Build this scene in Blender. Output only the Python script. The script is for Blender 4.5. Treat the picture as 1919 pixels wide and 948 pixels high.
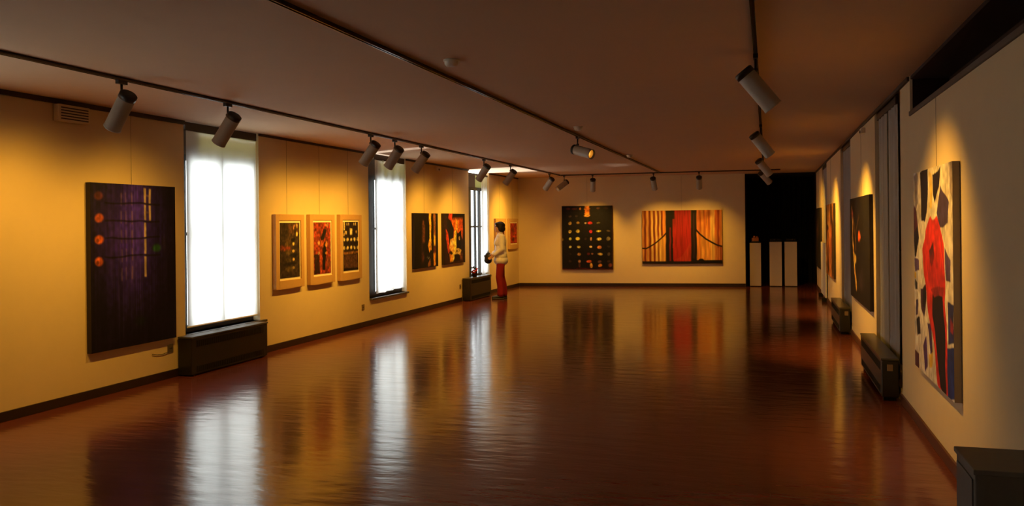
import bpy, bmesh, math, random
import numpy as np
from mathutils import Vector, Matrix

for o in list(bpy.data.objects):
    bpy.data.objects.remove(o)
SC = bpy.context.scene
COL = SC.collection
RNG = random.Random(7)

# ------------------------------------------------------------------ camera, world, exposure
F_PX, YAW, ROLL, V0, EYE = 1600.0, 0.290823, 0.0101963, 418.76, 1.6834
cam = bpy.data.cameras.new('camera')
cam.sensor_fit = 'HORIZONTAL'
cam.sensor_width = 36.0
cam.lens = 36.0 * F_PX / 1919.0
cam.shift_y = (V0 - 474.0) / 1919.0
cam.clip_start, cam.clip_end = 0.05, 200
cam_o = bpy.data.objects.new('camera', cam)
COL.objects.link(cam_o)
_s, _c = math.sin(YAW), math.cos(YAW)
_r0, _u0, _f = Vector((_c, _s, 0)), Vector((0, 0, 1)), Vector((-_s, _c, 0))
_r = _r0 * math.cos(ROLL) - _u0 * math.sin(ROLL)
_u = _r0 * math.sin(ROLL) + _u0 * math.cos(ROLL)
M = Matrix((_r, _u, -_f)).transposed().to_4x4()
M.translation = (0, 0, EYE)
cam_o.matrix_world = M
SC.camera = cam_o

WORLD_STRENGTH = 4.6
LAMP_W = 128.0
WARM = (1.0, 0.50, 0.05)
SC.view_settings.view_transform = 'Standard'
SC.view_settings.look = 'None'
SC.view_settings.gamma = 1.0
SC.view_settings.exposure = 0.12
SC.view_settings.use_curve_mapping = False
wd = bpy.data.worlds.new('world')
SC.world = wd
wd.use_nodes = True
bg = wd.node_tree.nodes['Background']
bg.inputs[0].default_value = (0.93, 0.98, 1.0, 1)
bg.inputs[1].default_value = WORLD_STRENGTH
SC.cycles.sample_clamp_indirect = 6.0

# ------------------------------------------------------------------ helpers
def lin(c):
    c = np.asarray(c, dtype=float) / 255.0
    return np.where(c <= 0.04045, c / 12.92, ((c + 0.055) / 1.055) ** 2.4)

def mat(name, col, rough=0.6, metal=0.0, spec=0.5, noise=0.0, scale=20.0, bump=0.0, emit=None):
    m = bpy.data.materials.new(name)
    m.use_nodes = True
    nt = m.node_tree
    b = nt.nodes['Principled BSDF']
    c = [float(x) for x in lin(col)] + [1.0]
    b.inputs['Base Color'].default_value = c
    b.inputs['Roughness'].default_value = rough
    b.inputs['Metallic'].default_value = metal
    b.inputs['Specular IOR Level'].default_value = spec
    if noise or bump:
        tc = nt.nodes.new('ShaderNodeTexCoord')
        nz = nt.nodes.new('ShaderNodeTexNoise')
        nz.inputs['Scale'].default_value = scale
        nz.inputs['Detail'].default_value = 4
        nt.links.new(tc.outputs['Object'], nz.inputs['Vector'])
        if noise:
            mx = nt.nodes.new('ShaderNodeMix')
            mx.data_type = 'RGBA'
            mx.inputs[6].default_value = [x * (1 - noise) for x in c[:3]] + [1]
            mx.inputs[7].default_value = [min(1, x * (1 + noise)) for x in c[:3]] + [1]
            nt.links.new(nz.outputs['Fac'], mx.inputs[0])
            nt.links.new(mx.outputs[2], b.inputs['Base Color'])
        if bump:
            bp = nt.nodes.new('ShaderNodeBump')
            bp.inputs['Strength'].default_value = bump
            bp.inputs['Distance'].default_value = 0.01
            nt.links.new(nz.outputs['Fac'], bp.inputs['Height'])
            nt.links.new(bp.outputs[0], b.inputs['Normal'])
    if emit:
        b.inputs['Emission Color'].default_value = list(emit[:3]) + [1]
        b.inputs['Emission Strength'].default_value = emit[3]
    return m

class MB:
    """collects shapes, links them as one mesh object"""
    def __init__(self):
        self.v, self.f, self.mi, self.sm = [], [], [], []
    def add(self, vs, fs, mi=0, smooth=False):
        k = len(self.v)
        self.v += [tuple(v) for v in vs]
        for f in fs:
            self.f.append([i + k for i in f]); self.mi.append(mi); self.sm.append(smooth)
        return self
    def box(self, x0, x1, y0, y1, z0, z1, mi=0):
        vs = [(x, y, z) for x in (x0, x1) for y in (y0, y1) for z in (z0, z1)]
        return self.add(vs, [(0, 1, 3, 2), (4, 6, 7, 5), (0, 4, 5, 1), (2, 3, 7, 6), (0, 2, 6, 4), (1, 5, 7, 3)], mi)
    def prism(self, poly, z0, z1, mi=0):
        n = len(poly)
        vs = [(x, y, z0) for x, y in poly] + [(x, y, z1) for x, y in poly]
        fs = [list(range(n))[::-1], list(range(n, 2 * n))] + [(i, (i + 1) % n, n + (i + 1) % n, n + i) for i in range(n)]
        return self.add(vs, fs, mi)
    def tube(self, p0, p1, r0, r1=None, n=16, mi=0, caps=True):
        r1 = r0 if r1 is None else r1
        p0, p1 = Vector(p0), Vector(p1)
        a = (p1 - p0).normalized()
        t = a.orthogonal().normalized(); b = a.cross(t)
        vs = []
        for p, r in ((p0, r0), (p1, r1)):
            for i in range(n):
                g = 2 * math.pi * i / n
                vs.append(p + t * (r * math.cos(g)) + b * (r * math.sin(g)))
        fs = [(i, (i + 1) % n, n + (i + 1) % n, n + i) for i in range(n)]
        self.add(vs, fs, mi, True)
        if caps:
            self.add(vs[:n], [list(range(n))[::-1]], mi); self.add(vs[n:], [list(range(n))], mi)
        return self
    def lathe(self, prof, n=28, mi=0, c=(0, 0, 0), smooth=True):
        vs, fs = [], []
        for r, z in prof:
            for i in range(n):
                g = 2 * math.pi * i / n
                vs.append((c[0] + r * math.cos(g), c[1] + r * math.sin(g), c[2] + z))
        for k in range(len(prof) - 1):
            for i in range(n):
                j = (i + 1) % n
                fs.append((k * n + i, k * n + j, (k + 1) * n + j, (k + 1) * n + i))
        return self.add(vs, fs, mi, smooth)
    def ell(self, c, r, mi=0, nu=16, nv=10, rot=None):
        vs, fs = [], []
        c = Vector(c)
        for j in range(nv + 1):
            th = math.pi * j / nv
            for i in range(nu):
                ph = 2 * math.pi * i / nu
                p = Vector((r[0] * math.sin(th) * math.cos(ph), r[1] * math.sin(th) * math.sin(ph), r[2] * math.cos(th)))
                if rot is not None: p = rot @ p
                vs.append(c + p)
        for j in range(nv):
            for i in range(nu):
                k = (i + 1) % nu
                fs.append((j * nu + i, (j + 1) * nu + i, (j + 1) * nu + k, j * nu + k))
        return self.add(vs, fs, mi, True)
    def mesh(self, name, mats, origin=(0, 0, 0)):
        me = bpy.data.meshes.new(name)
        o = origin
        me.from_pydata([(v[0] - o[0], v[1] - o[1], v[2] - o[2]) for v in self.v], [], self.f)
        for m in (mats if isinstance(mats, (list, tuple)) else [mats]): me.materials.append(m)
        me.polygons.foreach_set('material_index', self.mi)
        me.polygons.foreach_set('use_smooth', self.sm)
        bm = bmesh.new(); bm.from_mesh(me)
        bmesh.ops.remove_doubles(bm, verts=bm.verts, dist=1e-6)
        bmesh.ops.recalc_face_normals(bm, faces=bm.faces)
        bm.to_mesh(me); bm.free()
        me.update()
        return me
    def build(self, name, mats, parent=None, origin=(0, 0, 0), bevel=0.0):
        ob = bpy.data.objects.new(name, self.mesh(name, mats, origin))
        COL.objects.link(ob)
        if parent is not None: ob.parent = parent
        else: ob.location = origin
        if bevel:
            md = ob.modifiers.new('bevel', 'BEVEL'); md.width = bevel; md.segments = 2
            md.limit_method = 'ANGLE'; md.angle_limit = math.radians(40)
        return ob

def empty(name, loc):
    o = bpy.data.objects.new(name, None)
    o.empty_display_size = 0.1
    o.location = loc
    COL.objects.link(o)
    return o

def tag(o, label=None, cat=None, group=None, kind=None):
    if label: o['label'] = label
    if cat: o['category'] = cat
    if group: o['group'] = group
    if kind: o['kind'] = kind
    return o

def thing(name, loc, label, cat, group=None):
    return tag(empty(name, loc), label, cat, group)

def struct(name, mb, mats, parent=None, bevel=0.0):
    return tag(mb.build(name, mats, parent, bevel=bevel), kind='structure')

# ------------------------------------------------------------------ dimensions (metres)
XL, XR, H = -6.404, 1.170, 2.90
WIN = [(-1.10, .40), (3.60, 5.10), (8.30, 9.80), (13.02, 14.57), (18.03, 19.48)]       # left window recesses; first two unseen, added for fill daylight
WINR = [(8.50, 10.42), (13.38, 15.12), (18.62, 20.25)]     # right window recesses
SILL = 0.45

# ------------------------------------------------------------------ materials
wall_m = mat('wall_paint', (228, 206, 164), 0.85, noise=0.03, scale=6, bump=0.05)
ceil_m = mat('ceiling_paint', (216, 182, 148), 0.8, noise=0.03, scale=4)
base_m = mat('baseboard_wood', (46, 28, 24), 0.45, noise=0.2, scale=12)
rail_m = mat('dark_rail', (52, 38, 32), 0.5)
black_m = mat('black_frame', (14, 13, 15), 0.4)
lintel_m = mat('lintel_panel', (96, 84, 74), 0.7, noise=0.05)
maroon_m = mat('maroon_dark', (44, 18, 20), 0.8, noise=0.1, scale=8)  # one dark maroon tone for the recess, its soffit and end face
navy_m = mat('navy_drape', (17, 13, 22), 0.95, noise=0.2, scale=6)
conv_m = mat('convector_metal', (30, 26, 24), 0.4, noise=0.1, scale=15)
conv_top_m = mat('convector_top', (74, 70, 64), 0.3, noise=0.1, scale=10)
grille_m = mat('grille_dark', (12, 11, 11), 0.6)
pale_m = mat('pale_plate', (132, 108, 78), 0.5)
lamp_m = mat('lamp_enamel', (172, 162, 146), 0.42)
lampdark_m = mat('lamp_black', (28, 24, 24), 0.4)
track_m = mat('track_metal', (92, 80, 72), 0.22, metal=0.85)
trackdark_m = mat('track_dark', (26, 20, 18), 0.5)
lens_m = mat('lamp_lens', (255, 220, 150), 0.3, emit=(1.0, 0.62, 0.16, 2.4))
reflector_m = mat('reflector', (230, 200, 140), 0.25, metal=0.7)
steel_m = mat('wire_steel', (70, 60, 48), 0.5)
birch_m = mat('birch_frame', (204, 162, 108), 0.5, noise=0.06, scale=14)
mount_m = mat('ivory_mount', (250, 240, 215), 0.8)
pedestal_m = mat('pedestal_white', (196, 178, 164), 0.7, noise=0.03, scale=5)
board_m = mat('board_white', (226, 220, 208), 0.7)
plastic_m = mat('white_plastic', (222, 214, 200), 0.45)
gray_m = mat('cabinet_grey', (104, 99, 92), 0.6, noise=0.08, scale=20)

def floor_material():
    m = bpy.data.materials.new('varnished_floor'); m.use_nodes = True
    nt = m.node_tree; N = nt.nodes; L = nt.links
    b = N['Principled BSDF']
    tc = N.new('ShaderNodeTexCoord')
    mp = N.new('ShaderNodeMapping'); mp.inputs['Scale'].default_value = (0.55, 2.6, 1)
    L.new(tc.outputs['Object'], mp.inputs[0])
    n1 = N.new('ShaderNodeTexNoise'); n1.inputs['Scale'].default_value = 3.0; n1.inputs['Detail'].default_value = 5
    L.new(mp.outputs[0], n1.inputs['Vector'])
    br = N.new('ShaderNodeTexBrick')
    br.inputs['Scale'].default_value = 1.0
    br.inputs['Color1'].default_value = (0.9, 0.9, 0.9, 1); br.inputs['Color2'].default_value = (1.1, 1.1, 1.1, 1)
    br.inputs['Mortar'].default_value = (0.75, 0.75, 0.75, 1)
    br.inputs['Mortar Size'].default_value = 0.003
    br.inputs['Brick Width'].default_value = 1.2; br.inputs['Row Height'].default_value = 1.2
    br.offset = 0.0
    L.new(tc.outputs['Object'], br.inputs['Vector'])
    mx = N.new('ShaderNodeMix'); mx.data_type = 'RGBA'
    mx.inputs[6].default_value = (0.11, 0.026, 0.021, 1); mx.inputs[7].default_value = (0.20, 0.052, 0.036, 1)
    L.new(n1.outputs['Fac'], mx.inputs[0])
    mu = N.new('ShaderNodeMix'); mu.data_type = 'RGBA'; mu.blend_type = 'MULTIPLY'; mu.inputs[0].default_value = 1.0
    L.new(mx.outputs[2], mu.inputs[6]); L.new(br.outputs['Color'], mu.inputs[7])
    L.new(mu.outputs[2], b.inputs['Base Color'])
    b.inputs['Specular IOR Level'].default_value = 0.46
    rr = N.new('ShaderNodeMapRange'); rr.inputs[3].default_value = 0.10; rr.inputs[4].default_value = 0.20
    L.new(n1.outputs['Fac'], rr.inputs[0]); L.new(rr.outputs[0], b.inputs['Roughness'])
    mp2 = N.new('ShaderNodeMapping'); mp2.inputs['Scale'].default_value = (1.1, 3.4, 1); mp2.inputs['Rotation'].default_value = (0, 0, 0.28)
    L.new(tc.outputs['Object'], mp2.inputs[0])
    n2 = N.new('ShaderNodeTexNoise'); n2.inputs['Scale'].default_value = 2.6; n2.inputs['Detail'].default_value = 3
    L.new(mp2.outputs[0], n2.inputs['Vector'])
    bp = N.new('ShaderNodeBump'); bp.inputs['Strength'].default_value = 0.17; bp.inputs['Distance'].default_value = 0.02
    L.new(n2.outputs['Fac'], bp.inputs['Height']); L.new(bp.outputs[0], b.inputs['Normal'])
    return m
floor_m = floor_material()

def fabric(name, col, trans):
    m = bpy.data.materials.new(name); m.use_nodes = True
    nt = m.node_tree; N = nt.nodes; L = nt.links
    N.remove(N['Principled BSDF'])
    d = N.new('ShaderNodeBsdfDiffuse'); t = N.new('ShaderNodeBsdfTranslucent'); mx = N.new('ShaderNodeMixShader')
    c = [float(x) for x in lin(col)] + [1]
    w = N.new('ShaderNodeTexWave'); w.inputs['Scale'].default_value = 60; w.bands_direction = 'Z'; w.inputs['Distortion'].default_value = 1.5
    tc = N.new('ShaderNodeTexCoord'); L.new(tc.outputs['Object'], w.inputs['Vector'])
    cm = N.new('ShaderNodeMix'); cm.data_type = 'RGBA'
    cm.inputs[6].default_value = [x * 0.93 for x in c[:3]] + [1]; cm.inputs[7].default_value = c
    L.new(w.outputs['Fac'], cm.inputs[0])
    L.new(cm.outputs[2], d.inputs[0]); L.new(cm.outputs[2], t.inputs[0])
    mx.inputs[0].default_value = trans
    L.new(d.outputs[0], mx.inputs[1]); L.new(t.outputs[0], mx.inputs[2])
    L.new(mx.outputs[0], N['Material Output'].inputs[0])
    return m
curtain_m = fabric('white_curtain_cloth', (246, 246, 242), 0.6)
graycurtain_m = fabric('grey_curtain_cloth', (176, 172, 172), 0.1)

translucent_m = fabric('translucent_panel', (176, 172, 130), 0.55)  # for the lintel stand-in that lets daylight through
def glass_material():
    m = bpy.data.materials.new('window_glass'); m.use_nodes = True
    nt = m.node_tree; N = nt.nodes; L = nt.links
    N.remove(N['Principled BSDF'])
    t = N.new('ShaderNodeBsdfTransparent'); g = N.new('ShaderNodeBsdfGlossy'); mx = N.new('ShaderNodeMixShader'); lw = N.new('ShaderNodeLayerWeight'); lw.inputs[0].default_value = .5; fr = N.new('ShaderNodeMath'); fr.operation = 'POWER'; fr.inputs[1].default_value = 5.0
    L.new(lw.outputs['Facing'], fr.inputs[0]); g.inputs['Roughness'].default_value = 0.02
    t.inputs[0].default_value = (0.97, 0.98, 0.97, 1)
    L.new(fr.outputs[0], mx.inputs[0]); L.new(t.outputs[0], mx.inputs[1]); L.new(g.outputs[0], mx.inputs[2])
    L.new(mx.outputs[0], N['Material Output'].inputs[0])
    return m
glass_m = glass_material()

# ------------------------------------------------------------------ room shell
YB0, YB1 = 22.0, 22.62          # back wall: left end and right end (slightly skewed in plan)
XBE = -0.55                     # right end of the back wall, where the dark bay opens
YA = 24.6                       # rear of the dark bay
YN = -2.5                       # wall behind the viewer

struct('floor', MB().box(XL - .16, 4.7, YN - .2, YA + .2, -0.2, 0.0), floor_m)
struct('ceiling', MB().box(XL - .16, 4.7, YN - .2, YA + .2, H, H + 0.2), ceil_m)

wl = MB()
ys = [YN - .2] + [y for w in WIN for y in w] + [YA + .2]
for i in range(0, len(ys), 2):
    wl.box(XL - .16, XL, ys[i], ys[i + 1], 0, H)
for a, b in WIN:
    wl.box(XL - .16, XL, a, b, 0, SILL)
struct('wall_left', wl, wall_m)

struct('wall_back', MB().prism([(XL, YB0), (XBE, YB1), (XBE, YB1 + .15), (XL, YB0 + .15)], 0, H), wall_m)
bay = MB().box(XBE - .12, XBE, YB1 + .15, YA, 0, H).box(XBE - .12, XR + .42, YA, YA + .12, 0, H)
bay.box(XBE, XR, YB1 + .16, YA, H - .03, H - .002)
for k in range(13):                                        # soft pleats of the dark lining
    x = XBE + .07 + k * .134
    bay.tube((x, YA - .01, 0), (x, YA - .01, H - .03), .045, n=10, caps=False)
struct('wall_bay', bay, navy_m)

wr = MB()
ys = [7.93] + [y for w in WINR for y in w] + [22.62]
for i in range(0, len(ys), 2):
    wr.box(XR, XR + .30, ys[i], ys[i + 1], 0, H)
for a, b in WINR:
    wr.box(XR, XR + .30, a, b, 0, .12)
wr.box(XR, XR + .30, YN, 7.93, 0, 2.585)                   # lower stretch nearest the viewer
struct('wall_right', wr, wall_m)
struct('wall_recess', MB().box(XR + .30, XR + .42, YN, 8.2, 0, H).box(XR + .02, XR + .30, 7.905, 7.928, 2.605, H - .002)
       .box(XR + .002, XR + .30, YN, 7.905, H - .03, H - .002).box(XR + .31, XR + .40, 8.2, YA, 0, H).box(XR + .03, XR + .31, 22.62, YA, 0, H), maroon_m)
struct('trim_1', MB().box(XR - .012, XR + .05, YN, 7.92, 2.560, 2.600), lintel_m, bevel=.004)
struct('wall_rear', MB().box(XL, 4.5, YN - .15, YN, 0, H), wall_m)

# picture rails and baseboards
struct('trim_2', MB().box(XL, XL + .022, 5.10, WIN[2][0], 2.855, 2.90), rail_m)
rr = MB()
for a, b in ((WIN[2][1], WIN[3][0]), (WIN[3][1], WIN[4][0]), (WIN[4][1], 21.98)):
    rr.box(XL, XL + .016, a, b, 2.868, 2.90)
struct('trim_3', rr, rail_m)
struct('trim_4', MB().box(XR - .02, XR, 7.95, 22.6, 2.865, 2.90), rail_m)
bl = MB()
for a, b in ((YN, 8.24), (9.72, 17.50), (19.0, 21.985)):
    bl.box(XL, XL + .018, a, b, 0, .088)
struct('baseboard_left', bl, base_m, bevel=.004)
e = Vector((XBE - XL, YB1 - YB0)).normalized(); nrm = Vector((e.y, -e.x))
q0 = Vector((XL + .02, YB0)); q1 = Vector((XBE, YB1))
struct('baseboard_back', MB().prism([tuple(q0), tuple(q1), tuple(q1 + nrm * .018), tuple(q0 + nrm * .018)], 0, .088), base_m)
br_ = MB()
for a, b in ((YN, 8.52), (10.44, 13.36), (15.14, 22.55)):
    br_.box(XR - .018, XR, a, b, 0, .088)
struct('baseboard_right', br_, mat('baseboard_brown', (84, 44, 30), 0.4, noise=.15, scale=10), bevel=.004)

# ------------------------------------------------------------------ left windows
XF = XL - .10                                              # plane of the window frames
def left_window(n, y0, y1, near, bars, transom):
    r = tag(empty('window_%d' % n, (XF, (y0 + y1) / 2, SILL)), kind='structure')
    o = r.location
    yl = y0 + near + (.16 if n < 3 else .30)
    MB().box(XF - .05, XF, y0, yl, 2.53, 2.845).build('lintel', lintel_m, r, o)
    MB().box(XF - .03, XF - .02, yl, y1, 2.53, 2.845).build('translucent_lintel', translucent_m, r, o)  # translucent stand-in for the lintel, added to brighten the upper curtain
    f = MB().box(XF - .05, XF, y0, y0 + near, .45, 2.53).box(XF - .05, XF, y1 - .06, y1, .45, 2.53)
    f.box(XF - .05, XF, y0 + near, y1 - .06, .45, .53).box(XF - .05, XF, y0 + near, y1 - .06, 2.46, 2.53)
    f.build('frame', black_m, r, o, bevel=.004)
    for a, b in bars:
        MB().box(XF - .045, XF - .005, a, b, .53, 2.46).build('mullion', black_m, r, o, bevel=.003)
    MB().box(XF - .04, XF - .01, y0 + near, y1 - .06, transom - .02, transom + .02).build('transom', black_m, r, o, bevel=.003)
    MB().box(XF - .028, XF - .022, y0 + near, y1 - .06, .53, 2.46).build('pane', glass_m, r, o)
    s = MB().box(XF - .06, XL + .05, y0, y1 + (.0 if n > 1 else .1), SILL - .03, SILL)
    s.build('sill', conv_top_m, r, o, bevel=.004)
left_window(1, *WIN[2], .165, [(9.02, 9.10)], 1.60)
left_window(2, *WIN[3], .37, [(13.43, 13.47), (14.0, 14.08)], 1.62)
left_window(3, *WIN[4], .44, [(18.76, 18.84), (19.04, 19.18)], 1.62)

left_window(7, *WIN[0], .10, [(-.39, -.31)], 1.60)  # unseen window added behind the view for fill daylight
left_window(8, *WIN[1], .10, [(4.31, 4.39)], 1.60)  # also added out of view, daylight for the near right wall

def cloth(y0, y1, z0, z1, amp, waves, x, phase=0.0, mname='p'):
    mb = MB(); ny, nz = 64, 30
    vs = []
    for j in range(nz + 1):
        t = j / nz; z = z0 + (z1 - z0) * t
        for i in range(ny + 1):
            s = i / ny
            fl = amp * (1 - .35 * t) * math.sin(2 * math.pi * waves * s + phase + .5 * math.sin(2.2 * t))
            fl += .25 * amp * math.sin(2 * math.pi * waves * 2.7 * s + 1.3 + phase)
            vs.append((x + fl, y0 + (y1 - y0) * s, z - (.012 * math.sin(5 * s + phase) * (1 - t))))
    fs = [(j * (ny + 1) + i, j * (ny + 1) + i + 1, (j + 1) * (ny + 1) + i + 1, (j + 1) * (ny + 1) + i) for j in range(nz) for i in range(ny)]
    return mb.add(vs, fs, 0, True)

def curtain(label, y0, y1, panels, z0, m, x, hem=True, ry=None, group=None, rail_top=2.897):
    r = thing('window_curtain', (x, (y0 + y1) / 2, z0), label, 'curtain', group)
    o = r.location
    ry = ry or (y0, y1)
    MB().box(x - .014, x + .014, ry[0], ry[1], 2.80, rail_top).build('curtain_rail', rail_m, r, o, bevel=.003)
    for (a, b, amp, w, ph) in panels:
        c = cloth(a, b, z0, 2.81, amp, w, x, ph).build('cloth_panel', m, r, o)
        if hem:
            MB().tube((x, a + .005, z0), (x, b - .005, z0), .011, n=10).build('hem_bar', plastic_m, c, o)
    return r
XC = XL - .035
curtain('white two-panel curtain in the nearest left window, above the long dark convector',
        8.38, 9.795, [(8.38, 9.080, .006, 1.4, .4), (9.060, 9.795, .006, 1.2, 2.0)], .52, curtain_m, XC, ry=(8.36, 9.79))
curtain('white pleated curtain between the three birch frames and the two dark canvases',
        13.31, 14.56, [(13.31, 14.56, .022, 4.0, .7)], .515, curtain_m, XC, hem=False, ry=(13.29, 14.56))
for _n, (_a, _b) in (('added unseen rearmost white curtain on the left wall, beside the viewer', WIN[0]), ('added unseen white curtain on the left wall just before the dark blue painting', WIN[1])):
    curtain(_n, _a + .01, _b - .01, [(_a + .01, _b - .01, .02, 4.0, .5)], .515, curtain_m, XC, hem=False)
curtain('narrow white curtain drawn half across the far left window beside the standing person',
        18.99, 19.47, [(18.99, 19.47, .02, 2.6, .2)], .51, curtain_m, XC, hem=False, ry=(18.04, 19.47), rail_top=2.842)

# added spots stand in for ground glint, through slots over middle and far windows
for gy, dy, gw in ((19.6, -.24, 36000), (14.9, -.50, 15000)):
    gl = bpy.data.lights.new('ceiling_streak_spot', 'SPOT'); gl.energy = gw; gl.color = (1.0, .93, .80)
    gl.spot_size = math.radians(120); gl.spot_blend = 0.0; gl.shadow_soft_size = .02
    go = bpy.data.objects.new('ceiling_streak_spot', gl); COL.objects.link(go)
    go.location = (-10.0, gy, 2.80)
    el = math.radians(60) + .0135
    hd = Vector((1, dy, 0)).normalized() * math.cos(el)
    go.rotation_euler = Vector((hd.x, hd.y, math.sin(el))).to_track_quat('-Z', 'Y').to_euler()

# ------------------------------------------------------------------ right windows: dark backs added behind grey curtains to block daylight
for n, (a, b) in enumerate(WINR):
    r = tag(empty('window_%d' % (n + 4), (XR + .2, (a + b) / 2, .12)), kind='structure'); o = r.location
    MB().box(XR + .20, XR + .26, a, b, .12, H).build('daylight_block', black_m, r, o)  # closed back added to keep daylight out
    MB().box(XR + .16, XR + .20, a, a + .08, .12, H).box(XR + .16, XR + .20, b - .08, b, .12, H).box(XR + .16, XR + .20, a + .08, b - .08, 1.3, 1.36).build('frame', black_m, r, o, bevel=.003)
def gray_curtain(label, panels, x=XR + .035):
    a, b = panels[0][0], panels[-1][1]
    return curtain(label, a, b, [(p, q, .012, 3.0, k * 1.7) for k, (p, q) in enumerate(panels)], .14, graycurtain_m, x, hem=False, group='grey curtains on the right wall')
gray_curtain('tall grey curtain nearest on the right wall, beside the red figure painting', [(8.95, 9.54), (9.72, 10.40)])
gray_curtain('second grey curtain on the right wall, between the gold-streaked and the orange painting', [(13.60, 14.30), (14.34, 15.10)])
gray_curtain('farthest grey curtain on the right wall, above the upright white board', [(18.75, 19.45), (19.48, 20.23)])

# ------------------------------------------------------------------ convector cabinets under the windows
def convector(x_in, x_wall, y0, y1, z1, label, plate=None, group='dark convector cabinets under the windows', gap=.04):
    r = thing('convector_cabinet', ((x_in + x_wall) / 2, (y0 + y1) / 2, 0), label, 'heater', group)
    o = r.location
    sgn = 1 if x_in > x_wall else -1
    lo, hi = min(x_in, x_wall), max(x_in, x_wall)
    MB().box(lo, hi, y0, y1, gap, z1 - .02).build('casing', conv_m, r, o, bevel=.008)
    MB().box(lo - (.006 if sgn < 0 else 0), hi + (.006 if sgn > 0 else 0), y0 - .006, y1 + .006, z1 - .02, z1).build('top_plate', conv_top_m, r, o, bevel=.004)
    n = int((y1 - y0 - .2) / .035)
    for za, zb in ((z1 - .12, z1 - .05), (gap + .03, gap + .09)):
        g = MB().box(x_in - .003, x_in + sgn * .002, y0 + .09, y1 - .09, za - .005, zb + .005)
        for k in range(n):
            y = y0 + .1 + k * .035
            g.box(x_in - .002, x_in + sgn * .006, y, y + .012, za, zb)
        g.build('grille', grille_m, r, o)
    for y in (y0 + .06, y1 - .1):
        MB().box(lo + .02, hi - .02, y, y + .04, 0, gap).build('foot', grille_m, r, o)
    if plate:
        MB().box(*plate).build('control_plate', pale_m, r, o, bevel=.002)
    return r
convector(XL + .20, XL + .02, 8.14, 9.66, .445, 'long black convector cabinet under the nearest two-panel white curtain', gap=.012)
convector(XL + .20, XL + .02, 17.52, 18.98, .50, 'dark convector cabinet under the far left window, beside the standing person', gap=.012)
convector(XR - .17, XR - .022, 8.56, 10.42, .40, 'black convector cabinet nearest on the right wall, beyond the big red figure painting',
          plate=(XR - .125, XR - .075, 8.548, 8.56, .285, .345))
convector(XR - .17, XR - .022, 13.40, 15.10, .40, 'black convector cabinet farther along the right wall, past the gold-streaked painting',
          plate=(XR - .10, XR - .05, 13.388, 13.40, .285, .345))

# ------------------------------------------------------------------ lighting tracks and spotlights
def track(label, p0, p1):
    p0, p1 = Vector(p0), Vector(p1)
    c = (p0 + p1) / 2
    r = thing('lighting_track', (c.x, c.y, H), label, 'lighting track', 'lighting tracks on the ceiling')
    o = r.location
    d = (p1 - p0).normalized(); s = Vector((-d.y, d.x, 0))
    def bar(w0, w1, z0, z1):
        pts = [p0 + s * w0, p1 + s * w0, p1 + s * w1, p0 + s * w1]
        return MB().prism([(q.x, q.y) for q in pts], z0, z1)
    bar(-.013, .013, H - .012, H).build('channel', trackdark_m, r, o)
    for w in ((-.014, -.009), (.009, .014)):
        bar(w[0], w[1], H - .028, H - .012).build('flange', track_m, r, o)
    return r
track('long metal lighting track on the ceiling nearest the left windows', (-5.0, 2.0, 0), (-5.0, 21.15, 0))
track('long metal lighting track down the middle of the ceiling', (-2.5, 2.0, 0), (-2.5, 20.97, 0))
track('lighting track on the ceiling along the right wall side', (-.07, 3.4, 0), (-.07, 20.97, 0))
track('cross lighting track on the ceiling in front of the back wall', (-4.97, 21.0, 0), (0.3, 21.0, 0))

HL, HR_ = .33, .068
_p = MB().lathe([(0, 0), (HR_ - .012, 0), (HR_, .012), (HR_, HL - .01), (HR_ + .003, HL - .008), (HR_ + .003, HL), (HR_ - .006, HL), (HR_ - .006, .05), (0, .05)])
housing_me = _p.mesh('housing', lamp_m)
cap_me = MB().lathe([(0, -.012), (HR_ - .008, -.012), (HR_ + .002, -.004), (HR_ + .002, .035), (0, .035)]).mesh('end_cap', lampdark_m)
refl_me = MB().lathe([(.018, .16), (.04, .20), (.056, .25), (.0615, .298)]).mesh('reflector', reflector_m)
lens_me = MB().lathe([(0, .232), (.03, .230), (.045, .222), (.0, .205)]).mesh('lamp_bulb', lens_m)
adapter_me = MB().box(-.017, .017, -.05, .05, -.03, 0).mesh('adapter', lampdark_m)
stem_me = MB().tube((0, 0, -.11), (0, 0, -.028), .010).ell((0, 0, -.112), (.02, .02, .02)).mesh('stem', lampdark_m)

def spotlight(x, y, target, watts, label, group, size=118, drop=0.0, color=WARM):
    top = H - .028
    r = thing('track_spotlight', (x, y, top), label, 'spotlight', group)
    def part(nm, me, parent):
        ob = bpy.data.objects.new(nm, me); COL.objects.link(ob); ob.parent = parent; return ob
    part('adapter', adapter_me, r); part('stem', stem_me, r)
    P = Vector((0, 0, -.115))
    a = (Vector(target) - (Vector((x, y, top)) + P)).normalized()
    up = Vector((0, 0, 1)); n = (up - a * up.dot(a)).normalized()
    h = part('housing', housing_me, r)
    h.location = P - n * (HR_ + .004) - a * .05
    h.rotation_mode = 'QUATERNION'; h.rotation_quaternion = a.to_track_quat('Z', 'Y')
    part('end_cap', cap_me, h); part('reflector', refl_me, h); part('lamp_bulb', lens_me, h)
    ld = bpy.data.lights.new('spot_beam', 'SPOT')
    ld.energy = watts; ld.color = color; ld.spot_size = math.radians(size); ld.spot_blend = 1.0; ld.shadow_soft_size = .03
    lo = bpy.data.objects.new('spot_beam', ld); COL.objects.link(lo); lo.parent = h
    lo.location = (0, 0, .29); lo.rotation_euler = (math.pi, 0, 0)
    return r

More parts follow.
